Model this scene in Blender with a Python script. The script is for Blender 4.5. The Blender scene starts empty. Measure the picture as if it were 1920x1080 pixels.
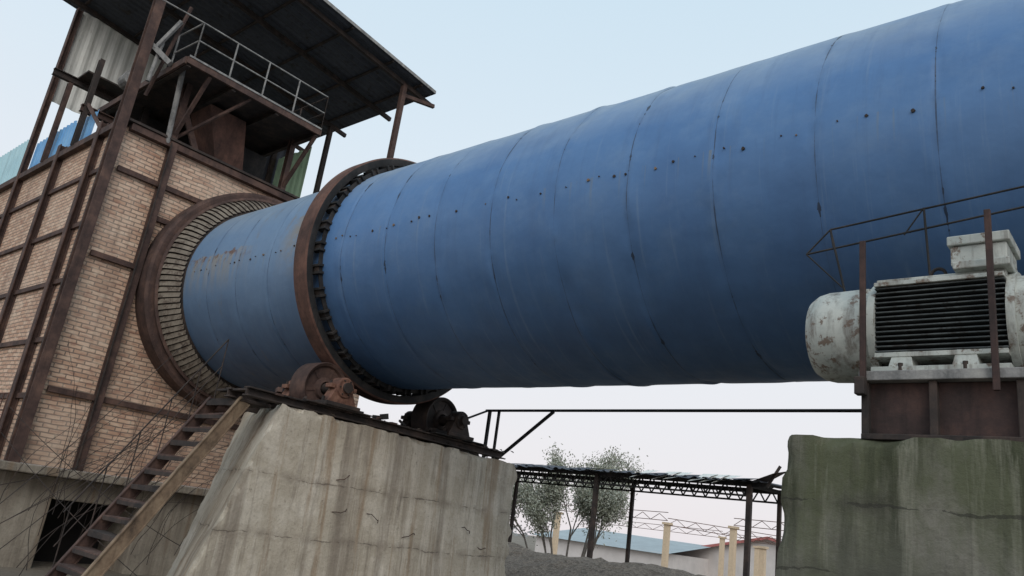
import bpy, math, random
from mathutils import Vector, Matrix, noise
random.seed(7)
S=bpy.context.scene
GZ=-1.6   # ground level, eye level is z=0

# ---------------------------------------------------------------- node helper
class NT:
    def __init__(s,name):
        s.m=bpy.data.materials.new(name); s.m.use_nodes=True
        s.t=s.m.node_tree; s.n=s.t.nodes; s.b=s.n['Principled BSDF']
        s.tc=s.n.new('ShaderNodeTexCoord'); s.P=s.tc.outputs['Object']
    def L(s,a,b): s.t.links.new(a,b)
    def put(s,sock,v):
        if hasattr(v,'is_output') or isinstance(v,bpy.types.NodeSocket): s.L(v,sock)
        elif isinstance(v,(tuple,list)):
            sock.default_value=tuple(v)+((1,) if len(v)==3 and sock.type=='RGBA' else ())
        else: sock.default_value=v
    def vm(s,v,sc):
        n=s.n.new('ShaderNodeVectorMath'); n.operation='MULTIPLY'; s.put(n.inputs[0],v); n.inputs[1].default_value=sc; return n.outputs[0]
    def noise(s,scale=5,detail=5,rough=.6,vec=None,dist=0):
        n=s.n.new('ShaderNodeTexNoise'); s.L(vec if vec is not None else s.P,n.inputs['Vector'])
        n.inputs['Scale'].default_value=scale; n.inputs['Detail'].default_value=min(detail,6); n.inputs['Roughness'].default_value=rough
        n.inputs['Distortion'].default_value=dist
        return n.outputs['Fac']
    def ma(s,op,a,b=0.0,c=None,clamp=False):
        n=s.n.new('ShaderNodeMath'); n.operation=op; n.use_clamp=clamp
        s.put(n.inputs[0],a); s.put(n.inputs[1],b)
        if c is not None: s.put(n.inputs[2],c)
        return n.outputs[0]
    def mr(s,v,a,b,c=0.0,d=1.0):
        n=s.n.new('ShaderNodeMapRange'); n.clamp=True; s.put(n.inputs[0],v)
        for i,x in enumerate((a,b,c,d)): n.inputs[i+1].default_value=x
        return n.outputs[0]
    def mix(s,f,a,b,mode='MIX'):
        n=s.n.new('ShaderNodeMix'); n.data_type='RGBA'; n.blend_type=mode
        s.put(n.inputs[0],f); s.put(n.inputs[6],a); s.put(n.inputs[7],b); return n.outputs[2]
    def ramp(s,f,stops):
        n=s.n.new('ShaderNodeValToRGB'); s.put(n.inputs[0],f); e=n.color_ramp.elements
        while len(e)<len(stops): e.new(.5)
        for i,(p,c) in enumerate(stops): e[i].position=p; e[i].color=tuple(c)+(1,)
        return n.outputs[0]
    def xyz(s,v=None):
        n=s.n.new('ShaderNodeSeparateXYZ'); s.L(v if v is not None else s.P,n.inputs[0]); return n.outputs
    def nrm(s):
        g=s.n.new('ShaderNodeNewGeometry'); return s.xyz(g.outputs['Normal'])
    def comb(s,x,y,z):
        n=s.n.new('ShaderNodeCombineXYZ')
        for i,v in enumerate((x,y,z)): s.put(n.inputs[i],v)
        return n.outputs[0]
    def bump(s,h,st=.5,d=.02):
        n=s.n.new('ShaderNodeBump'); n.inputs['Strength'].default_value=st; n.inputs['Distance'].default_value=d
        s.L(h,n.inputs['Height']); s.L(n.outputs[0],s.b.inputs['Normal'])
    def out(s,col,rough=.8,metal=0.0,spec=None):
        s.put(s.b.inputs['Base Color'],col); s.put(s.b.inputs['Roughness'],rough); s.put(s.b.inputs['Metallic'],metal)
        if spec is not None: s.b.inputs['Specular IOR Level'].default_value=spec
        return s.m

def m_rust(name,dark,mid,light,sc=3.0,rough=.85):
    t=NT(name); a=t.noise(sc,8,.7); b=t.noise(sc*9,4,.6)
    c=t.ramp(a,[(.32,dark),(.5,mid),(.68,light)])
    st=t.noise(2.5,5,.7,vec=t.vm(t.P,(4,4,.5)))
    c=t.mix(t.mr(st,.5,.7,0,.55),c,tuple(x*.45 for x in dark))
    c=t.mix(t.mr(b,.55,.75,0,.35),c,light)
    t.bump(b,.5,.006)
    return t.out(c,rough)
RUST=m_rust('rusty_steel',(.032,.018,.016),(.07,.04,.033),(.13,.074,.056))
RUSTM=m_rust('stand_rust',(.018,.012,.011),(.042,.024,.022),(.085,.045,.036))
RUSTD=m_rust('dark_rusty_steel',(.014,.012,.012),(.034,.025,.022),(.075,.05,.04))
RUSTR=m_rust('red_rust',(.045,.024,.02),(.10,.05,.038),(.17,.085,.062),2.2)
RUSTO=m_rust('orange_rust',(.05,.026,.02),(.15,.07,.048),(.26,.14,.095),6)
RUSTY=m_rust('ochre_rust',(.06,.04,.028),(.19,.13,.085),(.28,.21,.14),3)
BLACK=m_rust('blackened_steel',(.008,.008,.009),(.017,.017,.018),(.045,.038,.035),4)
GREYP=m_rust('grey_paint_steel',(.12,.12,.12),(.24,.235,.23),(.34,.33,.31),5)

def m_brick():
    t=NT('brick_masonry'); x,y,z=t.xyz(); nx,ny,nz=t.nrm()
    f=t.ma('GREATER_THAN',t.ma('ABSOLUTE',nx),.5)
    u=t.ma('ADD',t.ma('MULTIPLY',y,f),t.ma('MULTIPLY',x,t.ma('SUBTRACT',1.0,f)))
    wob=t.ma('MULTIPLY',t.ma('SUBTRACT',t.noise(1.2,2,.5),.5),.06)
    wob2=t.ma('MULTIPLY',t.ma('SUBTRACT',t.noise(9,3,.5),.5),.014)
    v=t.comb(t.ma('ADD',u,wob2),t.ma('ADD',t.ma('ADD',z,wob2),wob),0.0)
    n=t.n.new('ShaderNodeTexBrick'); t.L(v,n.inputs['Vector']); n.offset=.5
    n.inputs['Color1'].default_value=(.47,.28,.19,1); n.inputs['Color2'].default_value=(.66,.46,.335,1)
    n.inputs['Mortar'].default_value=(.23,.175,.14,1); n.inputs['Scale'].default_value=1
    n.inputs['Mortar Size'].default_value=.011; n.inputs['Mortar Smooth'].default_value=.3
    n.inputs['Brick Width'].default_value=.235; n.inputs['Row Height'].default_value=.077; n.inputs['Bias'].default_value=.1
    c=n.outputs['Color']
    w=t.n.new('ShaderNodeTexNoise'); w.inputs['Scale'].default_value=1; w.inputs['Detail'].default_value=1
    t.L(t.vm(v,(4.2,13,1)),w.inputs['Vector'])
    c=t.mix(t.mr(w.outputs['Fac'],.58,.68,0,.55),c,(.33,.165,.115))
    c=t.mix(t.mr(w.outputs['Fac'],.42,.32,0,.5),c,(.74,.58,.44))
    big=t.noise(.7,6,.65); c=t.mix(t.mr(big,.48,.7,0,.4),c,(.70,.58,.47))
    st=t.noise(1.2,6,.7,vec=t.vm(t.P,(1.5,1.5,.35))); c=t.mix(t.mr(st,.52,.72,0,.6),c,(.22,.145,.11))
    s2=t.noise(1.0,6,.7,vec=t.vm(t.P,(5,5,.5))); c=t.mix(t.mr(s2,.56,.72,0,.45),c,(.15,.10,.08))
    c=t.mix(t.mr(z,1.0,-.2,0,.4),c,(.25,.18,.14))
    h=t.ma('ADD',t.ma('MULTIPLY',n.outputs['Fac'],-1.0),t.ma('MULTIPLY',t.noise(30,4,.6),.6))
    t.bump(h,.8,.012)
    return t.out(c,.92)
BRICK=m_brick()

def m_conc(name,base,lite,stain,rusty,moss=None,lines=(),rel=1.0,amt=1.0):
    t=NT(name); x,y,z=t.xyz()
    a=t.noise(1.3,8,.65); c=t.ramp(a,[(.3,tuple(v*.78 for v in base)),(.5,base),(.7,lite)])
    s3=t.noise(1.0,6,.7,vec=t.vm(t.P,(5,5,.3))); c=t.mix(t.mr(s3,.54,.66,0,.6),c,lite)
    s1=t.noise(1.0,7,.68,vec=t.vm(t.P,(2.2,2.2,.16)),dist=.3); c=t.mix(t.mr(s1,.50,.64,0,.72*amt),c,stain)
    s2=t.noise(1.0,6,.66,vec=t.vm(t.P,(3.7,3.7,.13)),dist=.2); c=t.mix(t.mr(s2,.54,.64,0,.72*amt),c,rusty)
    s4=t.noise(1.0,5,.6,vec=t.vm(t.P,(11,11,.25))); c=t.mix(t.mr(s4,.56,.7,0,.6*amt),c,stain)
    fine=t.noise(26,6,.7); c=t.mix(t.mr(fine,.5,.75,0,.4),c,tuple(v*.45 for v in base))
    pit=t.noise(9,6,.75); c=t.mix(t.mr(pit,.6,.72,0,.6),c,tuple(v*.5 for v in stain))
    if moss:
        mm=t.noise(1.1,6,.7,vec=t.vm(t.P,(1.3,1.3,.7))); c=t.mix(t.mr(mm,.40,.55,0,.8),c,moss)
        m2=t.noise(1.0,6,.7,vec=t.vm(t.P,(2.6,2.6,.3))); c=t.mix(t.mr(m2,.46,.58,0,.85),c,tuple(v*.42 for v in moss))
        m3=t.noise(1.0,6,.7,vec=t.vm(t.P,(4.5,4.5,.25))); c=t.mix(t.mr(m3,.54,.64,0,.6),c,(.24,.235,.185))
        c=t.mix(t.ma('MULTIPLY',t.mr(z,.45,-.2,0,.5),t.mr(m2,.3,.6,.4,1)),c,(.19,.185,.165))
    h=t.ma('ADD',t.ma('MULTIPLY',fine,.35),t.ma('MULTIPLY',pit,.9))
    wn=t.ma('MULTIPLY',t.ma('SUBTRACT',t.noise(1.6,7,.7),.5),.16)
    for zl in lines:
        d=t.ma('ABSOLUTE',t.ma('ADD',t.ma('SUBTRACT',z,zl),wn))
        thick=t.mr(t.noise(3,5,.7),.46,.66,.0,.014)
        k=t.ma('LESS_THAN',d,thick)
        c=t.mix(t.ma('MULTIPLY',k,.6),c,tuple(v*.4 for v in stain))
        c=t.mix(t.ma('MULTIPLY',t.mr(d,.09,.0,0,.5),t.mr(t.noise(4,4,.6),.4,.6)),c,stain)
        h=t.ma('SUBTRACT',h,t.ma('MULTIPLY',k,.6))
    t.bump(h,.75*rel,.03)
    return t.out(c,.93)
CONC=m_conc('weathered_concrete',(.46,.405,.325),(.64,.585,.50),(.17,.135,.105),(.28,.19,.115),lines=(.28,-.45),amt=.92)
CONCD=m_conc('mossy_concrete',(.13,.125,.10),(.20,.19,.16),(.04,.038,.03),(.08,.068,.04),moss=(.072,.082,.040),lines=(.42,.02,-.5),rel=.7)
CONCB=m_conc('base_concrete',(.27,.235,.19),(.38,.34,.28),(.11,.09,.07),(.2,.14,.09))

def m_kiln():
    t=NT('blue_painted_shell'); x,y,z=t.xyz(); nx,ny,nz=t.nrm()
    a=t.noise(.9,6,.6); c=t.ramp(a,[(.3,(.062,.152,.335)),(.5,(.078,.182,.38)),(.7,(.098,.208,.41))])
    c=t.mix(t.mr(x,-9.6,-9.9,0,.62),c,(.19,.28,.385))
    b=t.noise(2.2,7,.7); c=t.mix(t.mr(b,.5,.75,0,.3),c,(.19,.29,.43))
    dust=t.ma('MULTIPLY',t.mr(nz,.3,.95,0,.85),t.mr(t.noise(1.6,6,.7),.25,.65,.45,1))
    c=t.mix(dust,c,(.35,.39,.39))
    g=t.noise(1.5,6,.7,vec=t.vm(t.P,(1.2,.6,.6))); c=t.mix(t.ma('MULTIPLY',t.mr(nz,.05,-.85,0,.78),t.mr(g,.3,.7,.6,1)),c,(.034,.07,.145))  # underside shade mixed into the blue, darker where normals face down
    s=t.noise(1,5,.7,vec=t.vm(t.P,(9,.7,.7))); c=t.mix(t.mr(s,.52,.75,0,.28),c,(.05,.10,.21))
    s=t.noise(1,5,.7,vec=t.vm(t.P,(13,.5,.5))); c=t.mix(t.mr(s,.58,.75,0,.28),c,(.24,.31,.40))
    fr=t.ma('FRACT',t.ma('DIVIDE',t.ma('ADD',x,8.05+9.65),.965))
    d=t.ma('MINIMUM',fr,t.ma('SUBTRACT',1.0,fr))
    wob=t.ma('MULTIPLY',t.ma('SUBTRACT',t.noise(3,4,.6),.5),.010); d=t.ma('ABSOLUTE',t.ma('ADD',d,wob))
    sn=t.noise(2.1,5,.65,vec=t.vm(t.P,(.9,1,1)))
    thick=t.mr(sn,.42,.64,.0018,.007); k=t.ma('MULTIPLY',t.ma('LESS_THAN',d,thick),t.mr(sn,.36,.6,.3,.85))
    c=t.mix(k,c,(.025,.04,.075))
    gouge=t.ma('LESS_THAN',d,t.mr(t.noise(2.8,4,.6,vec=t.vm(t.P,(1,1.2,1.2))),.58,.70,.0,.028)); c=t.mix(t.ma('MULTIPLY',gouge,.85),c,(.012,.016,.028))
    c=t.mix(t.ma('MULTIPLY',t.mr(d,.05,.0,0,.35),t.mr(t.noise(5,4,.7),.4,.65)),c,(.04,.08,.16))
    wz=t.ma('ADD',z,t.ma('MULTIPLY',t.noise(6,3,.5),.3))
    zone=t.ma('MULTIPLY',t.mr(x,-11.4,-12.2),t.ma('MULTIPLY',t.mr(z,3.2,3.9),t.ma('LESS_THAN',wz,4.12)))
    drip=t.noise(1,5,.75,vec=t.vm(t.P,(6,.8,.8)))
    c=t.mix(t.ma('MULTIPLY',zone,t.mr(drip,.42,.56,0,.75)),c,(.30,.26,.19))
    c=t.mix(t.ma('MULTIPLY',t.ma('MULTIPLY',zone,t.mr(z,3.72,3.86)),t.mr(t.noise(4,6,.75),.47,.56,0,.85)),c,(.14,.07,.045))
    zt=t.ma('MULTIPLY',t.mr(x,-10.8,-10.3),t.ma('LESS_THAN',wz,4.5)); zt=t.ma('MULTIPLY',zt,t.mr(z,3.2,3.9)); zt=t.ma('MULTIPLY',zt,t.ma('LESS_THAN',x,-9.8))
    c=t.mix(t.ma('MULTIPLY',zt,t.mr(t.noise(4,6,.7),.38,.52,0,.8)),c,(.25,.21,.15))
    zone2=t.ma('MULTIPLY',t.mr(z,3.40,3.74),t.ma('LESS_THAN',z,3.76))
    c=t.mix(t.ma('MULTIPLY',zone2,t.mr(t.noise(1,3,.6,vec=t.vm(t.P,(16,.8,.4))),.61,.70,0,.5)),c,(.20,.20,.14))
    rz=t.ma('MULTIPLY',t.mr(x,-7.5,-10.5),t.mr(t.noise(1,6,.75,vec=t.vm(t.P,(5,1.2,1.2))),.60,.70,0,.5)); c=t.mix(rz,c,(.20,.17,.13))
    fl=t.noise(14,6,.8); c=t.mix(t.mr(fl,.7,.76,0,.6),c,(.28,.34,.40))
    t.bump(t.ma('ADD',t.noise(3.0,3,.5),t.ma('MULTIPLY',t.noise(16,4,.6),.10)),.2,.05)
    rough=t.mr(t.noise(4,5,.6),.3,.7,.46,.64)
    return t.out(c,rough,0.0,.45)
KILN=m_kiln()

def m_paint(name,c0,c1,rustc,amt=.6,rough=.6,sc=3,grime=.6):
    t=NT(name); a=t.noise(sc,7,.7); c=t.mix(t.mr(a,.35,.65),c0,c1)
    s=t.noise(1.5,6,.7,vec=t.vm(t.P,(6,6,.8))); c=t.mix(t.mr(s,.5,.7,0,grime),c,tuple(v*.6 for v in rustc))
    r=t.noise(sc*2.3,8,.75); c=t.mix(t.mr(r,amt,amt+.06,0,.9),c,rustc)
    t.bump(t.ma('ADD',r,t.noise(30,4,.6)),.35,.006)
    return t.out(c,rough)
WHITEP=m_paint('peeling_white_paint',(.34,.37,.35),(.49,.50,.46),(.13,.085,.06),.545,.6,4,.85)
FINP=m_paint('dark_fin_paint',(.035,.042,.045),(.075,.085,.085),(.02,.016,.014),.55,.7,6)
SHEETW=m_paint('pale_sheet',(.60,.61,.58),(.72,.72,.68),(.30,.26,.22),.64,.6,1,.3)
SHEETD=m_paint('dark_roof_sheet',(.040,.046,.062),(.066,.073,.09),(.03,.025,.022),.58,.75,1)
SHEETG=m_paint('green_sheet',(.36,.54,.36),(.44,.62,.42),(.12,.2,.14),.66,.6,2,.3)
SHEETB=m_paint('blue_sheet',(.10,.30,.60),(.2,.43,.70),(.1,.14,.17),.64,.5,2,.3)
SHEETT=m_paint('teal_sheet',(.36,.58,.66),(.44,.66,.72),(.15,.22,.22),.66,.5,1,.3)
SEALM=m_paint('dusty_seal_plates',(.15,.125,.10),(.23,.195,.155),(.085,.062,.048),.52,.85,3,.6)
def flat(name,c,rough=.9,var=.25,sc=6):
    t=NT(name); a=t.noise(sc,6,.7); k=t.mix(t.mr(a,.3,.7),tuple(v*(1-var) for v in c),tuple(min(1,v*(1+var)) for v in c)); return t.out(k,rough)
DARK=flat('recess_shade',(.012,.011,.011))  # near-black colour standing in for shade inside openings

# ---------------------------------------------------------------- mesh builder
class B:
    def __init__(s): s.v=[];s.f=[];s.mi=[];s.mats=[];s.sm=[]
    def m(s,mat):
        if mat not in s.mats: s.mats.append(mat)
        return s.mats.index(mat)
    def add(s,vs,fs,mat,smooth=False):
        o=len(s.v); s.v+= [tuple(v) for v in vs]; k=s.m(mat)
        for f in fs: s.f.append(tuple(i+o for i in f)); s.mi.append(k); s.sm.append(smooth)
    def box(s,lo,hi,mat):
        x0,y0,z0=lo;x1,y1,z1=hi
        s.add([(x0,y0,z0),(x1,y0,z0),(x1,y1,z0),(x0,y1,z0),(x0,y0,z1),(x1,y0,z1),(x1,y1,z1),(x0,y1,z1)],
              [(3,2,1,0),(4,5,6,7),(0,1,5,4),(1,2,6,5),(2,3,7,6),(3,0,4,7)],mat)
    def frame(s,p,q,up):
        d=(q-p).normalized(); u=Vector(up)
        if abs(d.dot(u))>.98: u=Vector((1,0,0))
        r=d.cross(u).normalized(); u=r.cross(d).normalized(); return d,r,u
    def beam(s,p,q,w,h,mat,up=(0,0,1),off=(0,0)):
        p=Vector(p);q=Vector(q);d,r,u=s.frame(p,q,up)
        vs=[]
        for e in (p,q):
            for a,b in ((-1,-1),(1,-1),(1,1),(-1,1)): vs.append(e+r*(a*w/2+off[0])+u*(b*h/2+off[1]))
        s.add(vs,[(0,1,2,3),(7,6,5,4),(0,4,5,1),(1,5,6,2),(2,6,7,3),(3,7,4,0)],mat)
    def ibeam(s,p,q,w,h,mat,up=(0,0,1),t=.022):
        s.beam(p,q,w,t,mat,up,(0,h/2)); s.beam(p,q,w,t,mat,up,(0,-h/2)); s.beam(p,q,t,h-t*1.01,mat,up)
    def tube(s,p,q,r,mat,seg=8,r2=None):
        p=Vector(p);q=Vector(q);d,a,u=s.frame(p,q,(0,0,1)); r2=r if r2 is None else r2; vs=[]
        for e,rr in ((p,r),(q,r2)):
            for i in range(seg): t=2*math.pi*i/seg; vs.append(e+a*(math.cos(t)*rr)+u*(math.sin(t)*rr))
        fs=[(i,(i+1)%seg,(i+1)%seg+seg,i+seg) for i in range(seg)]
        s.add(vs,fs,mat,True); s.add(vs,[tuple(range(seg))[::-1],tuple(range(seg,2*seg))],mat)
    def lathe(s,prof,c,mat,seg=64,close=False,jit=0):
        vs=[];n=len(prof)
        for i in range(seg):
            t=2*math.pi*i/seg
            for x,r in prof: vs.append((x,c[0]+math.cos(t)*r,c[1]+math.sin(t)*r))
        fs=[]
        for i in range(seg):
            j=(i+1)%seg
            for k in range(n-1 if not close else n):
                k2=(k+1)%n; fs.append((i*n+k,i*n+k2,j*n+k2,j*n+k))
        s.add(vs,fs,mat,False)
    def done(s,name,parent=None,bevel=0,auto=None):
        me=bpy.data.meshes.new(name); me.from_pydata(s.v,[],s.f)
        for mt in s.mats: me.materials.append(mt)
        for p,k,m in zip(me.polygons,s.mi,s.sm): p.material_index=k; p.use_smooth=m
        me.update()
        import bmesh
        bm=bmesh.new(); bm.from_mesh(me); bmesh.ops.recalc_face_normals(bm,faces=bm.faces); bm.to_mesh(me); bm.free()
        o=bpy.data.objects.new(name,me); S.collection.objects.link(o)
        if parent: o.parent=parent
        if auto:
            for p in me.polygons: p.use_smooth=True
            try: me.set_sharp_from_angle(angle=math.radians(auto))
            except Exception: pass
        if bevel:
            md=o.modifiers.new('bevel','BEVEL'); md.width=bevel; md.segments=2; md.limit_method='ANGLE'; md.angle_limit=math.radians(40)
        return o
def empty(name):
    e=bpy.data.objects.new(name,None); S.collection.objects.link(e); e.empty_display_size=.3; return e

def rough_hex(name,c,mat,div=.08,amp=.025,parent=None,chip=.09,seed=0):
    c=[Vector(v) for v in c]
    b=B(); quads=[(0,1,5,4),(1,2,6,5),(2,3,7,6),(3,0,4,7),(4,5,6,7)]
    L0=lambda i,j:(c[i]-c[j]).length
    nx_=max(2,int(L0(0,1)/div)); ny_=max(2,int(L0(1,2)/div)); nz_=max(2,int(L0(1,5)/div))
    cnt=[(nx_,nz_),(ny_,nz_),(nx_,nz_),(ny_,nz_),(nx_,ny_)]
    for q,(nu,nv) in zip(quads,cnt):
        P=[c[i] for i in q]
        vs=[];fs=[]
        for j in range(nv+1):
            for i in range(nu+1):
                u=i/nu;v=j/nv
                vs.append((P[0]*(1-u)+P[1]*u)*(1-v)+(P[3]*(1-u)+P[2]*u)*v)
        for j in range(nv):
            for i in range(nu): a=j*(nu+1)+i; fs.append((a,a+1,a+nu+2,a+nu+1))
        b.add(vs,fs,mat,True)
    cen=sum(c,Vector())/8
    edges=[(0,4),(1,5),(2,6),(3,7),(4,5),(5,6),(6,7),(7,4)]
    out=[]
    for v in b.v:
        v=Vector(v)
        md=9
        for i,j in edges:
            a=c[i];d=c[j]-a; t=max(0,min(1,(v-a).dot(d)/d.length_squared)); md=min(md,(v-a-d*t).length)
        off=Vector((noise.noise(v*1.7+Vector((seed,0,0))),noise.noise(v*1.7+Vector((9,seed,0))),noise.noise(v*1.7+Vector((0,5,seed)))))*amp
        off+=Vector((noise.noise(v*7),noise.noise(v*7+Vector((9,0,0))),noise.noise(v*7+Vector((0,5,0)))))*amp*.5
        k=math.exp(-(md/.045)**2)*(max(0,noise.noise(v*5.1+Vector((seed,3,1)))+.12))*chip*1.6
        dr=(cen-v); dr.normalize()
        out.append(tuple(v+off+dr*k))
    b.v=out
    o=b.done(name,parent)
    import bmesh
    bm=bmesh.new(); bm.from_mesh(o.data); bmesh.ops.remove_doubles(bm,verts=bm.verts,dist=.0008); bmesh.ops.recalc_face_normals(bm,faces=bm.faces); bm.to_mesh(o.data); bm.free()
    try: o.data.set_sharp_from_angle(angle=math.radians(38))
    except Exception: pass
    return o

# ---------------------------------------------------------------- rotary kiln
KY,KZ,KR=7.9,3.72,1.8
kiln=empty('rotary_kiln')
def shell():
    x0,x1=-14.3,9.5; step=.035; nx=int((x1-x0)/step); seg=220
    vs=[];fs=[]
    for i in range(nx+1):
        x=x0+(x1-x0)*i/nx; ph=((x+8.05+96.5)/.965); fr=ph%1; idx=int(ph); d=min(fr,1-fr)*.965
        for j in range(seg):
            t=2*math.pi*j/seg; cy,cz=math.cos(t),math.sin(t)
            q=Vector((x*.9,cy*2.2,cz*2.2))
            r=KR+.010*noise.noise(q*1.1)+.003*noise.noise(q*3.1)
            r+= .004*(fr-.5)
            r+= -.003*math.exp(-(d/.03)**2)
            w=noise.noise(Vector((idx*3.7,cy*3.0,cz*3.0)))
            r+= .010*max(0,abs(w)-.12)*(1 if w>0 else -1)*3*math.exp(-(d/.11)**2)
            w2=noise.noise(Vector((x*5,cy*4,cz*4)))
            r+= .009*w2*math.exp(-(d/.10)**2)
            if x>2.6: r=KR+.004*(fr-.5)
            vs.append((x,KY+cy*r,KZ+cz*r))
    for i in range(nx):
        for j in range(seg):
            k=(j+1)%seg; fs.append((i*seg+j,(i+1)*seg+j,(i+1)*seg+k,i*seg+k))
    b=B(); b.add(vs,fs,KILN,True)
    b.add([vs[nx*seg+j] for j in range(seg)],[tuple(range(seg))],KILN)
    b.done('shell',kiln)
shell()
b=B()
xs=[];x=-13.4
while x<2.0:
    xs.append(x); x+=random.choice([.14,.2,.24,.3,.36,.5])
for x in xs:
    if -10.2<x<-9.2: continue
    dz=random.uniform(-.03,.04); r=random.choice([.008,.011,.014,.018])
    y=KY-math.sqrt(KR**2-dz*dz)
    vs=[];n=9
    for i in range(n):
        t=2*math.pi*i/n; rr=r*random.uniform(.75,1.2); vs.append((x+math.cos(t)*rr,y-.014,KZ+dz+math.sin(t)*rr))
    for i in range(n): vs.append((vs[i][0]*1.0,y+.03,vs[i][2]))
    b.add(vs,[tuple(range(n))]+[(i,(i+1)%n,(i+1)%n+n,i+n) for i in range(n)],RUSTD if random.random()<.7 else RUSTY)
b.done('shell_bolts',kiln)
# tyre
b=B(); TX0,TX1=-9.86,-9.54; TR=2.045
b.lathe([(TX0,1.90),(TX0,TR-.025),(TX0+.02,TR),(TX1-.02,TR),(TX1,TR-.025)],(KY,KZ),RUSTR,160)
b.lathe([(TX1,TR-.025),(TX1+.004,TR-.045),(TX1-.012,1.91),(TX0,1.90)],(KY,KZ),BLACK,160)
b.done('tyre',kiln,auto=35)
b=B(); n=34
b.lathe([(TX1+.05,1.79),(TX1+.05,1.86),(TX1+.08,1.865),(TX1+.085,1.79)],(KY,KZ),BLACK,140)
b.lathe([(TX0-.05,1.79),(TX0-.05,1.87),(TX0-.08,1.875),(TX0-.085,1.79)],(KY,KZ),RUSTD,140)
for i in range(n):
    t=2*math.pi*(i+.3)/n; ct,s_=math.cos(t),math.sin(t)
    xa,xb=TX1-.1,TX1+.12
    tang=Vector((0,-s_,ct)); rad=Vector((0,ct,s_)); c0=Vector((0,KY,KZ))+rad*1.85
    for sg in (-1,1):
        b.beam(c0+tang*sg*.055+Vector((xa,0,0)),c0+tang*sg*.055+Vector((xb,0,0)),.035,.10,BLACK,up=rad)
    b.beam(c0+Vector((xa,0,0)),c0+Vector((xb-.04,0,0)),.14,.05,RUSTD,up=rad)
b.done('tyre_pads',kiln,bevel=.004)
# kiln-end seal
b=B(); SX=.14
b.lathe([(-14.62,2.1),(-14.62,2.28),(-14.50+SX,2.30),(-14.34+SX,2.29),(-14.30+SX,2.24),(-14.30+SX,2.06),(-14.42+SX,2.04)],(KY,KZ),RUST,120)
b.lathe([(-14.30+SX,2.14),(-14.22+SX,2.16),(-14.20+SX,2.11),(-14.28+SX,2.06)],(KY,KZ),RUST,120)
b.done('seal_flange',kiln,auto=35)
b=B(); n=118
for i in range(n):
    t0=2*math.pi*i/n; t1=2*math.pi*(i+.80)/n
    ra=random.uniform(-.006,.006)
    prof=[(-14.28+SX,2.11),(-14.16+SX,2.075+ra),(-14.04+SX,2.01+ra),(-13.94+SX,1.93+ra),(-13.86+SX,1.845)]
    m_=len(prof); vs=[]
    for t,l in ((t0,0),(t1,.026)):
        for x,r in prof: vs.append((x,KY+math.cos(t)*(r+l),KZ+math.sin(t)*(r+l)))
    b.add(vs,[(k,k+1,k+m_+1,k+m_) for k in range(m_-1)],SEALM,True)
    vs=[]
    for l in (.026,-.03):
        for x,r in prof: vs.append((x,KY+math.cos(t1)*(r+l),KZ+math.sin(t1)*(r+l)))
    b.add(vs,[(k,k+1,k+m_+1,k+m_) for k in range(m_-1)],RUSTD)
b.lathe([(-14.28+SX,2.07),(-14.04+SX,1.97),(-13.94+SX,1.89),(-13.87+SX,1.80)],(KY,KZ),RUSTD,90)
b.done('seal_plates',kiln)

# ---------------------------------------------------------------- support rollers
PT=1.20
def roller(yc,zc,s):
    e=empty('support_roller'); b=B(); R=.385; o=.22
    m=RUST if s<0 else RUSTD; m2=RUSTO if s<0 else RUSTD
    b.lathe([(-10.12+o,.13),(-10.10+o,.3),(-10.12+o,R-.01),(-10.10+o,R),(-9.76+o,R),(-9.74+o,R-.012),(-9.76+o,R-.05),(-9.80+o,R-.07),(-9.80+o,.17),(-9.76+o,.15),(-9.74+o,.10)],(yc,zc),m,56)
    b.lathe([(-10.62+o,0),(-10.62+o,.075),(-9.2+o,.075),(-9.2+o,0)],(yc,zc),RUSTD,20)
    for k in range(6):
        t=k*math.pi/3+.2; b.beam((-9.82+o,yc+.12*math.cos(t),zc+.12*math.sin(t)),(-9.82+o,yc+.34*math.cos(t),zc+.34*math.sin(t)),.05,.06,m,up=(1,0,0))
    b.done('wheel',e,auto=35)
    for xa,xb in ((-9.50+o,-9.26+o),(-10.6+o,-10.34+o)):
        b=B(); zb=PT+.135
        b.lathe([(xa,0),(xa,.13),(xa+.03,.15),(xb-.03,.15),(xb,.135),(xb,.085),(xb+.015,.08),(xb+.015,0)],(yc,zc+.0),m2,28)
        for k in range(6):
            t=k*math.pi/3; b.tube((xb-.005,yc+.11*math.cos(t),zc+.11*math.sin(t)),(xb+.02,yc+.11*math.cos(t),zc+.11*math.sin(t)),.013,RUSTD,6)
        vs=[]
        for x in (xa+.03,xb-.03):
            for dy,z in ((-.25,zb+.05),(.25,zb+.05),(.145,zc-.02),(-.145,zc-.02)): vs.append((x,yc+dy,z))
        b.add(vs,[(3,2,1,0),(4,5,6,7),(0,1,5,4),(1,2,6,5),(2,3,7,6),(3,0,4,7)],m2)
        b.box((xa-.02,yc-.30,zb),(xb+.02,yc+.30,zb+.055),RUSTD)
        for sg in (-1,1):
            b.box((xa+.05,yc+sg*.19-.04,zc-.03),(xb-.05,yc+sg*.19+.04,zc+.03),m2)
            b.tube((xa+.12,yc+sg*.27,zb+.04),(xa+.12,yc+sg*.27,zb+.12),.025,RUSTD,6)
            b.tube((xa+.12,yc+sg*.19,zc+.02),(xa+.12,yc+sg*.19,zc+.075),.02,RUSTD,6)
        b.done('bearing_housing',e,bevel=.008)
    return e
roller(KY-1.215,1.62,-1); roller(KY+1.215,1.62,1)

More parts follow.
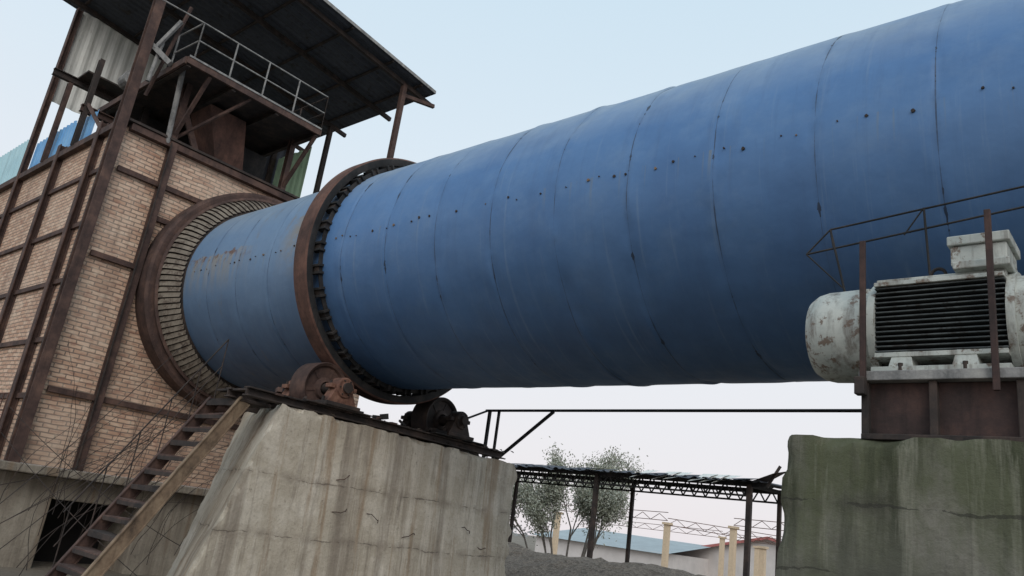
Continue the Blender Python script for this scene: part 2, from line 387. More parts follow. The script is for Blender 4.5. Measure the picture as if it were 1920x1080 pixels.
# ---------------------------------------------------------------- left pier
pier=empty('concrete_pier')
rough_hex('pier_body',[(-11.2,5.75,GZ-.1),(-8.93,4.68,GZ-.1),(-8.98,10.68,GZ-.1),(-11.4,10.75,GZ-.1),
                       (-11.2,6.45,PT),(-9.1,5.76,PT),(-9.1,10.72,PT-.07),(-11.2,10.8,PT-.07)],CONC,.06,.018,pier,.13,3)
b=B()
random.seed(3)
for k in range(6):
    y=random.uniform(5.8,10.2); z=random.choice([.28,-.35,.0])+random.uniform(-.1,.1); x=-9.04
    p=Vector((x,y,z))
    for q in range(5):
        n2=p+Vector((random.uniform(.005,.035) if q<3 else -.04,random.uniform(.03,.07),random.uniform(-.05,.05))); b.tube(p,n2,.006,RUST,5); p=n2
b.done('rebar',pier)
rf=empty('roller_base_frame')
b=B()
for x,ys in ((-10.75,6.4),(-10.25,6.2),(-9.75,5.3),(-9.2,5.25)):
    b.ibeam((x,ys,PT+.07),(x,10.35,PT+.04),.14,.10,RUSTD)
for i in range(17):
    y=5.35+i*.3+random.uniform(-.05,.05)
    b.beam((-10.9 if y>6.3 else -10.1,y,PT+.11),(-9.14+random.uniform(-.06,.05),y,PT+.11),.11,.03,RUST if i%3 else RUSTD)
b.box((-10.6,6.1,PT+.118),(-9.04,7.25,PT+.135),RUSTD); b.box((-10.6,8.55,PT+.118),(-9.04,9.75,PT+.135),BLACK)
for i in range(30):
    y=random.uniform(5.4,10.3); s=random.uniform(.03,.08); x=random.uniform(-10.2,-9.15)
    b.beam((x,y,PT+.13+s/2),(x+random.uniform(.05,.2),y+random.uniform(-.2,.2),PT+.13+s/2+random.uniform(-.02,.04)),s,s,random.choice([RUSTD,RUST,BLACK]))
b.done('frame',rf,bevel=.004)
b=B()
random.seed(12)
for i in range(420):
    y=random.uniform(5.8,10.6); x=random.uniform(-10.2,-9.13); s=random.uniform(.012,.05)
    c=Vector((x,y,PT+.0+(.12 if random.random()<.4 else 0)))
    vs=[c+Vector((random.uniform(-1,1),random.uniform(-1,1),random.uniform(-.2,1)))*s for _ in range(6)]
    b.add(vs,[(0,1,2),(0,2,3),(0,3,4),(1,2,5),(2,3,5),(3,4,5),(0,1,4),(1,4,5)],random.choice([RUSTD,CONCB,RUST]))
b.done('rubble')

# ---------------------------------------------------------------- staircase
st=empty('steel_staircase'); b=B()
yT,zT=5.5,1.19; kx=.591
def sp(x,z): return Vector((x,yT-(zT-z)*kx,z))
for x,mt in ((-9.6,RUSTY),(-10.42,RUST)):
    b.beam(sp(x,GZ),sp(x,zT),.02,.15,mt,up=(0,-1,1)); b.beam(sp(x,GZ),sp(x,zT),.06,.018,mt,up=(0,-1,.6),off=(0,.08)); b.beam(sp(x,GZ),sp(x,zT),.06,.018,mt,up=(0,-1,.6),off=(0,-.08))
z=zT-.03;i=0
while z>GZ+.1:
    p=sp(0,z); tw=random.uniform(-.015,.015)
    b.beam((-10.38,p.y,z+tw),(-9.64,p.y,z-tw),.21,.028,RUST if i%3 else RUSTD)
    b.beam((-10.38,p.y-.10,z-.03),(-9.64,p.y-.10,z-.03),.015,.05,RUSTD)
    z-=.205;i+=1
b.box((-10.46,5.42,zT-.02),(-9.58,5.9,zT+.02),RUSTD)
b.beam((-10.42,5.8,zT),(-10.42,6.3,zT),.08,.08,RUSTD)
b.done('flight',st,bevel=.003)
b=B()
for x in (-10.45,):
    for h,r in ((.9,.010),(.5,.007)):
        b.tube(sp(x,GZ+.2)+Vector((0,0,h)),sp(x,zT)+Vector((0,0,h)),r,RUSTD,6)
    for k in range(6):
        z=GZ+.3+k*.5; b.tube(sp(x,z),sp(x,z)+Vector((0,0,.9)),.009,RUSTD,6)
b.done('stair_handrail',st)
# slack wires strung beside the stair
b=B(); random.seed(33)
for (p,q,sag) in (((-11.6,3.4,-1.5),(-12.6,6.5,1.9),.12),((-11.9,3.2,-1.2),(-13.2,6.9,1.6),.18),((-11.2,3.2,-.9),(-12.8,6.0,2.3),.08),
                  ((-12.4,3.0,-1.5),(-13.4,6.2,.9),.15),((-13.9,4.05,.4),(-11.0,5.6,-1.4),.1),((-13.9,4.05,.8),(-11.4,6.2,-.9),.15),((-12.0,3.4,-.4),(-13.9,7.0,1.2),.2)):
    p=Vector(p);q=Vector(q);prev=p
    for i in range(1,13):
        t=i/12; c=p.lerp(q,t)-Vector((0,0,sag*4*t*(1-t))); b.tube(prev,c,.0055,RUSTD,5); prev=c
b.done('slack_wires')

# ---------------------------------------------------------------- brick kiln-tail building
bld=empty('brick_kiln_building')
BX=-14.6; BY0=4.6; BY1=11.2; BT=6.25
b=B()
seg=72; vs=[];fs=[]
def rect_pt(t):
    c,s=math.cos(t),math.sin(t); cy,cz=KY,KZ
    k=9e9
    if c>1e-6:k=min(k,(BY1-cy)/c)
    if c<-1e-6:k=min(k,(BY0-cy)/c)
    if s>1e-6:k=min(k,(BT-cz)/s)
    if s<-1e-6:k=min(k,(0-cz)/s)
    return (cy+c*k,cz+s*k)
angs=sorted([2*math.pi*i/seg for i in range(seg)]+[math.atan2(z-KZ,y-KY)%(2*math.pi) for y in (BY0,BY1) for z in (0,BT)])
for t in angs:
    y,z=rect_pt(t); vs+=[(BX,KY+math.cos(t)*2.15,KZ+math.sin(t)*2.15),(BX,y,z)]
n=len(angs)
for i in range(n): j=(i+1)%n; fs.append((2*i,2*i+1,2*j+1,2*j))
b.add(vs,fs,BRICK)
b.add([(BX,BY0,0),(-24,BY0,0),(-24,BY0,BT),(BX,BY0,BT)],[(0,1,2,3)],BRICK)
b.add([(BX,BY1,0),(-24,BY1,0),(-24,BY1,BT),(BX,BY1,BT)],[(0,1,2,3)],BRICK)
b.add([(-24,BY0,0),(-24,BY1,0),(-24,BY1,BT),(-24,BY0,BT)],[(0,1,2,3)],BRICK)
b.done('brick_walls',bld)
b=B(); b.box((-24,BY0+.02,BT-.1),(BX-.02,BY1-.02,BT-.02),CONCB); b.done('roof_slab',bld)
b=B(); b.box((-14.9,KY-2.3,KZ-2.3),(-14.7,KY+2.3,KZ+2.3),DARK); b.done('kiln_inlet',bld)  # near-black backing, painted as shade behind the kiln hole
b=B(); X1=BX+.07
for y in (5.53,10.3,):
    b.ibeam((X1+.02,y,-.02),(X1+.02,y,BT+.05),.13,.14,RUST,up=(1,0,0))
    b.beam((X1+.13,y-.075,0),(X1+.13,y-.075,BT),.02,.04,RUSTD,up=(1,0,0))
def ystrips(z,y0,y1): b.beam((BX+.05,y0,z),(BX+.05,y1,z),.07,.10,RUST)
ystrips(5.40,BY0+.1,KY-.4);ystrips(5.40,KY+.4,BY1)
ystrips(4.75,5.63,6.1); ystrips(3.72,BY0+.1,KY-2.25); ystrips(1.25,BY0+.1,KY+2.5); 
b.beam((BX+.06,BY0+.1,BT),(BX+.06,BY1,BT),.16,.13,RUST)
b.beam((BX+.02,BY0,BT+.10),(BX+.02,BY1,BT+.10),.3,.05,RUSTD)
CX,CY=-14.48,4.5
b.ibeam((CX,CY,-.05),(CX,CY,10.95),.18,.16,RUST,up=(1,0,0))
b.beam((CX-.42,CY+.04,-.02),(CX-.42,CY+.04,6.6),.06,.08,RUSTD,up=(1,0,0))
for x in (-15.5,-17.6,-20.0,-22.5):
    top=6.5 if x not in(-20.0,) else 10.9
    b.ibeam((x,CY+.03,-.02),(x,CY+.03,top),.17,.11,RUST,up=(0,1,0))
for z in (5.4,4.3,3.2,2.1,1.1):
    b.beam((-24,BY0-.03,z),(CX-.1,BY0-.03,z),.05,.09,RUST)
b.beam((-24,BY0-.06,BT),(CX-.1,BY0-.06,BT),.12,.14,RUST)
b.done('steel_frame',bld,bevel=.004)
b=B()
b.box((-24,3.95,-.14),(-14.02,BY1+.2,-.002),CONCB)
b.box((-24,4.45,GZ-.1),(-14.45,5.25,-.142),CONCB)
b.box((-24,6.7,GZ-.1),(-14.35,BY1,-.142),CONCB)
b.box((-14.75,5.25,-.5),(-14.36,6.7,-.143),CONCB)
b.box((-24,5.25,GZ-.1),(-15.6,6.7,-.143),DARK)  # dark block painted as the shade inside the base opening
b.done('base',bld,bevel=.02)
b=B()
for z in (.45,.75,1.02): b.tube((-24,4.05,z),(-14.15,4.05,z),.014,RUSTR,6)
for i in range(24): b.tube((-14.15-i*.22,4.05,0),(-14.15-i*.22,4.05,1.02),.010,RUSTR,5)
b.done('ledge_railing',bld)
b=B()
PX0,PX1,PY0,PY1,PZ=-17.6,-13.6,5.0,8.05,7.62
b.box((PX0,PY0,PZ),(PX1,PY1,PZ+.03),RUSTD)
for y in (PY0+.05,PY0+1,PY0+2,PY1-.05): b.ibeam((PX0,y,PZ-.07),(PX1-.02,y,PZ-.07),.09,.12,RUSTD)
b.beam((PX1,PY0-.02,PZ-.03),(PX1,PY1+.02,PZ-.03),.05,.13,RUST); b.beam((PX0,PY0,PZ-.05),(PX0,PY1,PZ-.05),.06,.18,RUSTD)
b.beam((PX1+.03,PY0,PZ+.05),(PX1+.03,PY1,PZ+.05),.02,.04,GREYP)
b.beam((PX1,PY0-.03,PZ-.05),(PX0,PY0-.03,PZ-.05),.05,.14,RUST)
for y in (5.5,8.0,):
    b.ibeam((BX+.05,y,BT),(BX+.05,y,PZ),.12,.12,RUST,up=(1,0,0)); b.beam((BX,y+.0,BT+.1),(PX1-.05,y,PZ-.1),.07,.07,RUST)
    b.ibeam((-16.4,y,BT),(-16.4,y,PZ),.12,.12,RUSTD,up=(1,0,0))
b.beam((BX+.05,6.0,BT+.1),(BX+.05,5.3,PZ-.1),.12,.05,RUST,up=(1,0,0))
b.tube((BX+.1,5.4,BT+.0),(-14.1,5.15,PZ),.05,GREYP,10)
b.beam((BX+.05,5.55,BT+.2),(PX1-.05,6.4,PZ-.1),.05,.05,RUST)
b.done('platform',bld,bevel=.003)
b=B()
def rail(p,q,hs,r,mt,posts):
    p=Vector(p);q=Vector(q)
    for h in hs: b.tube(p+Vector((0,0,h)),q+Vector((0,0,h)),r,mt,7)
    for i in range(posts+1):
        a=p.lerp(q,i/posts); b.tube(a,a+Vector((0,0,hs[0])),r*1.1,mt,7)
rail((PX1,PY0+.1,PZ+.03),(PX1,PY1,PZ+.03),(.82,.42),.016,GREYP,4)
b.tube((PX1,PY0+.1,PZ+.85),(PX1-.1,4.3,PZ+.88),.016,GREYP,7)
rail((PX1,PY1,PZ+.03),(PX0,PY1,PZ+.03),(.82,.42),.016,RUSTD,4)
rail((PX1,PY0+.1,PZ+.03),(-14.5,PY0+.05,PZ+.03),(.82,.42),.016,GREYP,1)
b.done('platform_railing',bld)
b=B()
def frus(c0,s0,c1,s1,mt):
    vs=[]
    for c,s in ((c0,s0),(c1,s1)):
        for a,d in ((-1,-1),(1,-1),(1,1),(-1,1)): vs.append((c[0]+a*s[0],c[1]+d*s[1],c[2]))
    b.add(vs,[(3,2,1,0),(4,5,6,7),(0,1,5,4),(1,2,6,5),(2,3,7,6),(3,0,4,7)],mt)
frus((-15.2,6.95,6.2),(.36,.30,0),(-15.0,6.45,7.5),(.42,.42,0),RUSTR)
b.box((-17.3,5.6,6.3),(-16.5,7.9,7.5),BLACK)  # black backing boxes, put in as the dark interior under the platform
b.box((-16.4,7.3,6.25),(-15.3,7.9,7.3),BLACK)
b.done('feed_chute',bld,bevel=.01)
def zr(y): return 11.2-.103*(y-4.2)
def corr(b,p00,ux,uy,nx,ny,amp,nrm,mat,pitch=.2):
    """corrugated sheet: ribs run along uy"""
    p00=Vector(p00);ux=Vector(ux);uy=Vector(uy);nrm=Vector(nrm); L=ux.length; n=int(L/(pitch/4)); vs=[];fs=[]
    for i in range(n+1):
        h=amp*(1 if (i%4) in (1,2) else -1)*.5
        for j in (0,1): vs.append(p00+ux*(i/n)+uy*j+nrm*h)
    for i in range(n): fs.append((2*i,2*i+1,2*i+3,2*i+2))
    b.add(vs,fs,mat)
b=B()
RX0,RX1,RY0,RY1=-20.5,-13.95,4.15,11.25
corr(b,(RX0,RY0,zr(RY0)),(RX1-RX0,0,0),(0,RY1-RY0,zr(RY1)-zr(RY0)),0,0,.035,(0,0,1),SHEETD,.22)
corr(b,(RX0,RY0,zr(RY0)+.05),(RX1-RX0,0,0),(0,RY1-RY0,zr(RY1)-zr(RY0)),0,0,.035,(0,0,1),SHEETW,.22)
b.beam((RX1+.01,RY0,zr(RY0)+.02),(RX1+.01,RY1,zr(RY1)+.02),.012,.08,GREYP)
b.beam((RX0,RY1+.01,zr(RY1)+.02),(RX1,RY1+.01,zr(RY1)+.02),.012,.06,RUSTD)
for x in (-14.3,-15.9,-17.9,-20.0): b.beam((x,RY0+.1,zr(RY0)-.13),(x,RY1+.18,zr(RY1)-.13-.03),.08,.11,RUSTD)
for y in (4.6,5.9,7.2,8.5,9.8,10.8): b.beam((RX0+.05,y,zr(y)-.045),(RX1-.03,y,zr(y)-.045),.05,.05,RUSTD)
b.beam((-14.3,10.5,6.2),(-14.3,10.5,10.4),.12,.12,RUST)
b.beam((-14.3,10.5,10.1),(-14.1,11.4,10.2),.09,.09,RUST)
b.beam((-20,10.5,6.2),(-20,10.5,10.4),.13,.13,RUSTD)
b.beam((-17.9,10.9,6.2),(-17.9,10.9,10.3),.12,.12,RUSTD); b.beam((-17.9,10.9,7.2),(-16.6,10.9,6.3),.09,.09,RUSTD)
b.done('canopy_roof',bld)
b=B()
corr(b,(-20.06,4.6,8.35),(0,2.3,0),(0,0,2.6),0,0,.03,(1,0,0),SHEETW,.28)
corr(b,(-20.04,6.9,8.0),(0,4.0,0),(0,0,2.5),0,0,.03,(1,0,0),SHEETD,.28)
corr(b,(-20.0,10.7,6.3),(1.7,0,0),(0,0,3.4),0,0,.03,(0,1,0),SHEETG,.28)
corr(b,(-19.9,4.62,6.32),(2.3,0,0),(0,0,.85),0,0,.03,(0,1,0),SHEETB,.2)
corr(b,(-17.5,4.62,6.32),(1.2,0,0),(0,0,.75),0,0,.03,(0,1,0),SHEETB,.2)
corr(b,(-24,4.52,6.34),(3.9,0,0),(0,0,1.0),0,0,.03,(0,1,0),SHEETT,.2)
b.done('cladding_sheets',bld)
b=B()
b.ibeam((-18.5,4.1,8.40),(-18.5,7.0,8.40),.12,.14,RUSTD)
b.box((-18.6,4.6,8.48),(-17.9,7.0,8.52),RUSTD)
b.ibeam((-16.8,4.4,7.15),(-16.8,6.0,7.15),.12,.14,RUST); b.ibeam((-16.8,4.5,6.3),(-16.8,4.5,8.35),.10,.10,RUSTD,up=(1,0,0))
b.ibeam((-18.5,4.5,6.3),(-18.5,4.5,8.3),.10,.10,RUST,up=(1,0,0))
b.beam((-15.4,4.5,6.3),(-16.8,4.5,7.3),.06,.06,RUST)
b.lathe([(-16.6,0),(-16.6,.16),(-16.2,.18),(-16.2,0)],(5.0,8.0),GREYP,16)
b.beam((-14.5,4.6,8.0),(-14.1,4.9,7.6),.1,.1,GREYP); b.beam((-14.6,4.8,7.0),(-14.2,5.0,9.0),.05,.05,RUST)
b.beam((-14.4,4.65,7.9),(-14.2,4.9,8.6),.08,.06,GREYP); b.tube((-14.4,4.7,7.2),(-14.4,4.75,8.1),.04,GREYP,8)
b.done('upper_beams',bld,bevel=.003)

# ---------------------------------------------------------------- dry creepers on the ledge
b=B(); random.seed(21)
for k in range(34):
    p=Vector((random.uniform(-14.1,-12.6),random.uniform(4.2,7.0),random.uniform(-1.6,.1))); d=Vector((random.uniform(-.05,.2),random.uniform(-.1,.5),random.uniform(.4,1))).normalized()
    r=.006
    for i in range(random.randint(7,13)):
        q=p+d*random.uniform(.15,.28); b.tube(p,q,r,RUSTD,4,r*.9); p=q; r*=.92
        d=(d+Vector((random.uniform(-.15,.15),random.uniform(-.2,.25),random.uniform(-.25,.12)))).normalized()
        if random.random()<.4:
            e=(d+Vector((random.uniform(-.6,.6),random.uniform(-.6,.6),random.uniform(-.3,.4)))).normalized(); b.tube(p,p+e*random.uniform(.1,.35),r*.6,RUSTD,4,r*.3)
b.done('dry_creeper')

# ---------------------------------------------------------------- right pier + motor
rough_hex('concrete_pier',[(-2.05,4.82,GZ-.1),(1.6,4.82,GZ-.1),(1.6,10.6,GZ-.1),(-2.05,10.6,GZ-.1),
    (-1.97,4.92,.83),(1.6,4.92,.83),(1.6,10.6,.83),(-1.97,10.6,.83)],CONCD,.035,.007,None,.06,8)
mot=empty('electric_motor'); MY,MZ=5.32,1.57
b=B()
b.lathe([(-1.94,0),(-1.94,.10),(-1.935,.2),(-1.91,.265),(-1.86,.298),(-1.8,.312),(-1.55,.318),(-1.545,.300),(-1.50,.300),(-1.50,.335),(-1.455,.335),(-1.455,.29)],(MY,MZ),WHITEP,72)
b.done('fan_cowl',mot,auto=30)
b=B(); b.lathe([(-1.5,.235),(-.7,.235)],(MY,MZ),FINP,60); b.done('stator_body',mot,auto=30)
b=B()
for k in range(-6,8):
    z=MZ+k*.032-.0
    for sg in (-1,1): b.box((-1.455,min(MY+sg*.30,MY+sg*.1),z-.005),(-.735,max(MY+sg*.30,MY+sg*.1),z+.005),FINP)
b.box((-1.455,MY-.315,MZ+.235),(-.735,MY+.315,MZ+.262),WHITEP)
b.box((-1.455,MY-.25,MZ+.262),(-.735,MY+.25,MZ+.30),WHITEP)
b.box((-1.455,MY-.315,MZ-.235),(-.735,MY+.315,MZ-.205),WHITEP)
for x in (-1.3,-.95):
    vs=[(x-.07,MY-.33,MZ-.30),(x+.07,MY-.33,MZ-.30),(x+.05,MY-.30,MZ-.2),(x-.05,MY-.30,MZ-.2),(x-.07,MY+.33,MZ-.30),(x+.07,MY+.33,MZ-.30),(x+.05,MY+.30,MZ-.2),(x-.05,MY+.30,MZ-.2)]
    b.add(vs,[(0,1,2,3),(7,6,5,4),(0,4,5,1),(1,5,6,2),(2,6,7,3),(3,7,4,0)],WHITEP)
b.box((-1.47,MY-.34,MZ-.335),(-.72,MY-.18,MZ-.30),WHITEP); b.box((-1.47,MY+.18,MZ-.335),(-.72,MY+.34,MZ-.30),WHITEP)
b.done('cooling_fins_and_feet',mot,bevel=.003)
b=B(); b.lathe([(-.735,.29),(-.735,.335),(-.69,.335),(-.69,.312),(-.5,.318),(-.35,.305),(-.28,.25),(-.27,.08),(-.1,.08),(-.1,0)],(MY,MZ),WHITEP,64); b.done('end_bell',mot,auto=30)
b=B()
b.box((-1.0,5.0,MZ+.30),(-.70,5.42,MZ+.35),WHITEP); b.box((-1.02,5.06,MZ+.345),(-.72,5.40,MZ+.47),WHITEP); b.box((-1.035,5.04,MZ+.472),(-.70,5.42,MZ+.535),WHITEP)
b.box((-1.0,5.08,MZ+.535),(-.74,5.38,MZ+.55),RUSTD)
b.done('terminal_box',mot,bevel=.012)
b=B(); n=20
for i in range(n):
    t0=2*math.pi*i/n;t1=2*math.pi*(i+1)/n; b.tube((-1.12+.042*math.cos(t0),5.2,MZ+.345+.042*math.sin(t0)),(-1.12+.042*math.cos(t1),5.2,MZ+.345+.042*math.sin(t1)),.011,RUSTD,6)
b.done('lifting_eye',mot)
sd=empty('motor_stand'); b=B()
b.box((-1.53,4.94,1.175),(-.62,5.7,1.235),GREYP)
b.box((-1.50,5.02,.80),(-.66,5.66,1.174),RUSTM)
for x in (-1.5,-1.12,-.68): b.box((x-.022,4.965,.81),(x+.022,5.02,1.174),RUSTD)
b.box((-1.52,4.95,.815),(-.62,5.019,.85),RUSTD)
for x,t in ((-1.50,2.10),(-.79,2.2)):
    b.beam((x,4.93,1.1),(x,4.93,t),.030,.035,RUSTM)
b.beam((-.66,5.0,1.17),(-.25,5.0,.83),.06,.06,RUSTD); b.beam((-.3,5.0,.83),(-.3,5.0,1.2),.06,.06,RUSTD)
b.beam((-1.51,4.92,1.08),(-1.51,4.92,1.19),.07,.06,RUSTD)
for x in (-1.3,-.95): b.tube((x,4.99,1.235),(x,4.99,1.29),.016,RUSTD,6)
b.done('stand_frame',sd,bevel=.005)
b=B()
Y=5.92
def T(a,c,r=.009): b.tube((a[0],Y,a[1]),(c[0],Y,c[1]),r,BLACK,6)
T((-2.05,2.66),(.6,2.90),.008);T((-2.24,2.47),(.6,2.76),.008)
T((-2.05,2.66),(-1.94,2.14));T((-2.05,2.66),(-2.24,2.47),.007);T((-2.24,2.47),(-1.94,2.14),.007);T((-1.36,2.73),(-1.27,1.0));T((-2.02,2.49),(-2.05,2.66))
T((-1.94,2.14),(-1.80,1.5)); T((-1.80,1.5),(-1.45,.83)); T((-.4,2.8),(-.36,.83)); T((.5,2.88),(.5,.83))
T((-1.36,2.73),(-1.5,2.53),.006)
b.done('walkway_railing')
b=B(); Y=10.6
b.tube((-9.95,Y,2.08),(1.5,Y,2.14),.024,BLACK,8)
b.beam((-9.85,Y,1.10),(-9.85,Y,2.08),.05,.05,BLACK); b.beam((-9.62,Y,1.10),(-9.62,Y,2.08),.04,.04,BLACK)
b.beam((-9.62,Y,1.13),(-8.35,Y,2.07),.045,.045,BLACK)
b.tube((-9.9,Y,2.08),(-9.9,9.9,1.75),.02,BLACK,8); b.tube((-9.9,9.9,1.75),(-9.9,9.9,1.15),.02,BLACK,8)
b.beam((1.4,Y,.8),(1.4,Y,2.14),.05,.05,BLACK)
b.done('handrail')

# ---------------------------------------------------------------- ground, gravel, background
def m_ground():
    t=NT('dirt'); a=t.noise(.3,8,.7); c=t.ramp(a,[(.3,(.13,.105,.08)),(.5,(.19,.16,.125)),(.7,(.25,.22,.18))])
    f=t.noise(14,8,.75); c=t.mix(t.mr(f,.5,.7,0,.5),c,(.08,.07,.055)); t.bump(f,.6,.04); return t.out(c,.95)
GR=m_ground()
b=B(); b.add([(-900,-900,GZ),(900,-900,GZ),(900,900,GZ),(-900,900,GZ)],[(0,1,2,3)],GR); b.done('ground')
def m_grav():
    t=NT('gravel_mat'); f=t.noise(22,6,.85); v=t.n.new('ShaderNodeTexVoronoi'); v.inputs['Scale'].default_value=14; t.L(t.P,v.inputs['Vector'])
    c=t.ramp(f,[(.3,(.06,.05,.04)),(.5,(.19,.155,.125)),(.68,(.36,.30,.25))]); sv=t.xyz(v.outputs['Color'])
    c=t.mix(t.mr(sv[0],.5,1,0,.6),c,(.28,.235,.19)); c=t.mix(t.mr(sv[1],.6,1,0,.6),c,(.055,.045,.036))
    t.bump(t.ma('ADD',v.outputs['Distance'],f),.9,.06); return t.out(c,.95)
GV=m_grav(); b=B(); vs=[];fs=[]; nx,ny=170,80
for j in range(ny+1):
    for i in range(nx+1):
        x=-30+i*26/nx; y=13+j*9/ny
        e=math.sin(math.pi*j/ny)**.7*min(1,(i/nx)*5)*min(1,(1-i/nx)*5)
        top=1.16+.03*(x+15)+.30*noise.noise(Vector((x*.45,y*.3,0)))+.12*noise.noise(Vector((x*1.6,y*1.6,3)))+.05*noise.noise(Vector((x*5,y*5,3)))
        vs.append((x,y,GZ-.05+max(0,e*top)))
for j in range(ny):
    for i in range(nx): a=j*(nx+1)+i; fs.append((a,a+1,a+nx+2,a+nx+1))
b.add(vs,fs,GV,True); b.done('gravel_pile')

shed=empty('open_shed'); b=B(); random.seed(5)
SY=23.5; SZ=2.42; DY=2.6
XA,XB=-32,-9.9
corr(b,(XA,SY-.35,SZ+.02),(XB-XA,0,0),(0,DY+.6,.16),0,0,.06,(0,0,1),SHEETD,.35)
for i in range(46):
    x=-30+i*.43+random.uniform(-.1,.1)
    vs=[(x,SY-.5,SZ+.04+random.uniform(-.09,.0)),(x+.55,SY-.5,SZ+.03+random.uniform(-.12,.05)),(x+.6,SY+.5,SZ+.2),(x+.05,SY+.5,SZ+.18)]
    if random.random()<.85:
        wht = (i in (35,36,38,39,41,42,43))
        if wht: vs=[(v[0],v[1]-.03,v[2]+.05) for v in vs]; vs[0]=(vs[0][0],vs[0][1],vs[0][2]-.22); vs[1]=(vs[1][0],vs[1][1],vs[1][2]-.1)
        b.add(vs,[(0,1,2,3)],SHEETW if wht else SHEETD)
vs=[(-10.3,SY-.4,SZ),(-9.6,SY-.4,SZ+.28),(-9.5,SY+.6,SZ+.5),(-10.2,SY+.6,SZ+.1)]; b.add(vs,[(0,1,2,3)],RUSTD)
b.beam((-9.95,SY,SZ-.1),(-9.55,SY,SZ+.55),.05,.08,RUSTD)
for YY in (SY,SY+DY):
    zz=SZ-(0 if YY==SY else -.06)
    b.beam((XA,YY,zz-.05),(XB,YY,zz-.05),.08,.15,BLACK); b.beam((XA,YY,zz-.40),(-10.4,YY,zz-.40),.06,.06,BLACK)
    x=XA;k=0
    while x<-10.6:
        b.beam((x,YY,zz-.40 if k%2 else zz-.03),(x+.22,YY,zz-.03 if k%2 else zz-.40),.04,.04,BLACK); x+=.22;k+=1
for x in (-10.5,-16.2,-22,-28):
    b.beam((x,SY,GZ),(x,SY,SZ-.05),.15,.15,RUSTD); b.beam((x-.1,SY+DY,GZ),(x-.1,SY+DY,SZ),.12,.12,RUSTD)
    b.beam((x,SY,SZ-.08),(x-.0,SY+DY,SZ+.0),.07,.12,BLACK)
b.done('shed_structure',shed)

YEL=flat('ochre_paint',(.60,.47,.33),.8,.12); WHT=flat('white_wall',(.62,.58,.56),.9,.1,1); RED=flat('red_trim',(.42,.14,.13),.8,.1); BLG=flat('grey_blue_roof',(.33,.38,.40),.7,.12,1); PNK=flat('pale_roof',(.56,.50,.49),.8,.12,1)
def col(x,y,z):
    b=B(); b.beam((x,y,GZ),(x,y,z),.32,.32,YEL); b.box((x-.25,y-.25,z),(x+.25,y+.25,z+.14),YEL); b.done('concrete_column',bevel=.01)
col(-25.4,45,1.7);col(-21,45,1.9);col(-28.9,60,1.7);col(-26,60,1.3);col(-34,45,1.6);col(-19.6,46,1.0)
b=B()
for (p,q) in (((-34,45,1.85),(-25.4,45,1.95)),((-21,45,2.1),(-13,45,2.1)),((-40,60,1.75),(-28.9,60,1.75)),((-28.9,60,1.7),(-20,60,1.7)),((-25.4,45,1.7),(-19,50,1.4))):
    p=Vector(p);q=Vector(q)
    b.beam(p,q,.04,.04,RUSTR); b.beam(p+Vector((0,0,.4)),q+Vector((0,0,.5)),.04,.04,RUSTR)
    n=14
    for i in range(n): b.beam(p.lerp(q,i/n)+Vector((0,0,.4*(i%2))),p.lerp(q,(i+1)/n)+Vector((0,0,.4*((i+1)%2))),.03,.03,RUSTR)
b.done('steel_truss')
def ware(x0,x1,y0,y1,he,hr,wm,rm,tm):
    e=empty('warehouse'); b=B(); xm=(x0+x1)/2
    b.add([(x0,y0,GZ),(x1,y0,GZ),(x1,y0,he),(xm,y0,hr),(x0,y0,he),(x0,y1,GZ),(x1,y1,GZ),(x1,y1,he),(xm,y1,hr),(x0,y1,he)],[(0,1,2,3,4),(5,6,7,8,9),(0,4,9,5),(1,2,7,6)],wm)
    b.done('walls',e); b=B()
    for xa in (x0-.5,x1+.5):
        b.add([(xa,y0-.5,he-.1),(xm,y0-.5,hr+.06),(xm,y1+.5,hr+.06),(xa,y1+.5,he-.1)],[(0,1,2,3)],rm)
        b.beam((xa,y0-.52,he-.12),(xm,y0-.52,hr+.04),.1,.22,tm)
    b.done('roof',e)
ware(-37,-18,66,90,.1,2.3,WHT,PNK,RED)
e=empty('low_shed'); b=B()
b.box((-46,58,GZ),(-33,66,.0),WHT); b.add([(-46.5,57.5,.0),(-32.5,57.5,-.1),(-32.5,66,1.1),(-46.5,66,1.3)],[(0,1,2,3)],BLG); b.done('shed_shell',e)
LF2=flat('distant_foliage',(.26,.27,.27),1,.2,.5)
b=B(); random.seed(9)
for i in range(2600):
    x=random.uniform(-420,160); y=260+random.uniform(0,25); h=4+2.5*noise.noise(Vector((x*.03,0,0)))+1.5*noise.noise(Vector((x*.2,0,0)))
    z=GZ+random.uniform(0,max(.5,h)); s=random.uniform(.6,1.8)
    c=Vector((x,y,z)); b.add([c+Vector((random.uniform(-s,s),random.uniform(-s,s),random.uniform(-s,s)*.7)) for _ in range(3)],[(0,1,2)],LF2)
b.done('distant_trees')

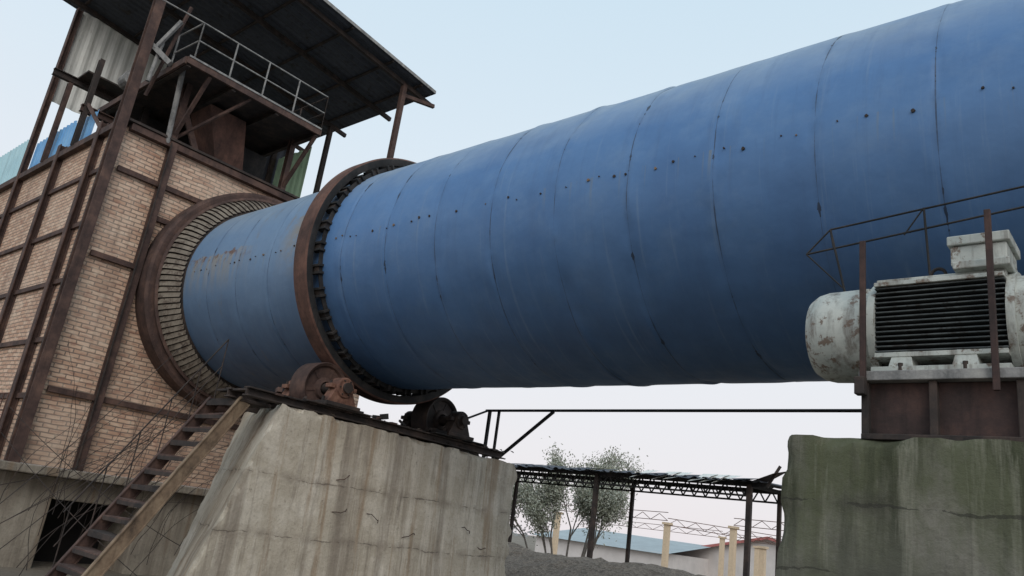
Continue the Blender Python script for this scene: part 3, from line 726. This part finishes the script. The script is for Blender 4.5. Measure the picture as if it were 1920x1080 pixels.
# tree
tree=empty('willow_tree'); random.seed(4)
BARK=flat('bark',(.19,.17,.15)); LEAF=flat('leaf',(.21,.225,.17),.8,.3,1.2); LEAFB=flat('leaf_pale',(.36,.37,.31),.8,.25,1.2)
b=B(); lv=B()
def grow(p,d,L,r,dep):
    q=p+d*L; b.tube(p,q,r,BARK,5,r*.7)
    if dep<=2:
        for _ in range(32 if dep<2 else 14):
            c=p.lerp(q,random.random())+Vector((random.gauss(0,.22),random.gauss(0,.22),random.gauss(0,.22)-.05)); s=random.uniform(.03,.055)
            a=Vector((random.gauss(0,1),random.gauss(0,1),random.gauss(0,1))).normalized(); e=a.orthogonal().normalized()
            lv.add([c-a*s*1.6,c+e*s*.6,c+a*s*1.6,c-e*s*.6],[(0,1,2,3)],LEAF if random.random()<.5 else LEAFB)
    if dep==0: return
    for _ in range(3 if dep>1 else 4):
        nd=(d+Vector((random.uniform(-.55,.55),random.uniform(-.55,.55),random.uniform(-.15,.5)))).normalized()
        grow(q if random.random()<.5 else p.lerp(q,random.uniform(.35,.9)),nd,L*random.uniform(.62,.82),max(.008,r*.58),dep-1)
for k in range(7):
    grow(Vector((-24.3+k*.5,31+random.uniform(-.6,.6),GZ)),Vector((-.42+k*.13,random.uniform(-.2,.2),1)).normalized(),1.75+.4*(k in(3,4)),.06,4)
b.done('trunk_and_branches',tree); lv.done('foliage',tree)

# ---------------------------------------------------------------- light, sky, camera
sunv=Vector((.62,-.55,.62)).normalized()
w=bpy.data.worlds.new('World'); S.world=w; w.use_nodes=True; nt=w.node_tree; bg=nt.nodes['Background']
sky=nt.nodes.new('ShaderNodeTexSky'); sky.sky_type='NISHITA'; sky.sun_disc=False
sky.sun_elevation=math.asin(sunv.z); sky.sun_rotation=math.atan2(sunv.x,sunv.y); sky.dust_density=3; sky.air_density=1.2
tc=nt.nodes.new('ShaderNodeTexCoord'); sx=nt.nodes.new('ShaderNodeSeparateXYZ'); nt.links.new(tc.outputs['Generated'],sx.inputs[0])
rp=nt.nodes.new('ShaderNodeValToRGB'); nt.links.new(sx.outputs[2],rp.inputs[0]); e=rp.color_ramp.elements
e[0].position=0; e[0].color=(.81,.76,.785,1); e[1].position=.75; e[1].color=(.55,.72,.84,1)
m=e.new(.22); m.color=(.78,.795,.83,1); m=e.new(.45); m.color=(.68,.78,.86,1)
sc=nt.nodes.new('ShaderNodeVectorMath'); sc.operation='SCALE'; sc.inputs['Scale'].default_value=11.3; nt.links.new(rp.outputs[0],sc.inputs[0])
mx=nt.nodes.new('ShaderNodeMix'); mx.data_type='RGBA'; mx.inputs[0].default_value=.9
nt.links.new(sky.outputs[0],mx.inputs[6]); nt.links.new(sc.outputs[0],mx.inputs[7]); nt.links.new(mx.outputs[2],bg.inputs[0]); bg.inputs[1].default_value=.1
sd_=bpy.data.lights.new('sun','SUN'); sd_.energy=1.15; sd_.angle=math.radians(38); sd_.color=(1,.94,.87)
so=bpy.data.objects.new('sun',sd_); S.collection.objects.link(so); so.rotation_euler=(-sunv).to_track_quat('-Z','Y').to_euler()

F=1450.0
A=Vector((-1701,218,F)).normalized(); U=Vector((645,-4600,F)).normalized(); U=(U-A*U.dot(A)).normalized()
Xv=-A; Yv=A.cross(U).normalized(); Zv=U
right=Vector((Xv.x,Yv.x,Zv.x)); up=-Vector((Xv.y,Yv.y,Zv.y)); back=-Vector((Xv.z,Yv.z,Zv.z))
cd=bpy.data.cameras.new('camera'); cam=bpy.data.objects.new('camera',cd); S.collection.objects.link(cam)
M=Matrix.Identity(4)
for i in range(3): M[i][0]=right[i];M[i][1]=up[i];M[i][2]=back[i]
cam.matrix_world=M; cd.lens=F/1920*36; cd.sensor_width=36; cd.clip_end=3000; cd.clip_start=.05
S.camera=cam
S.view_settings.view_transform='Standard'; S.view_settings.look='None'; S.view_settings.exposure=0
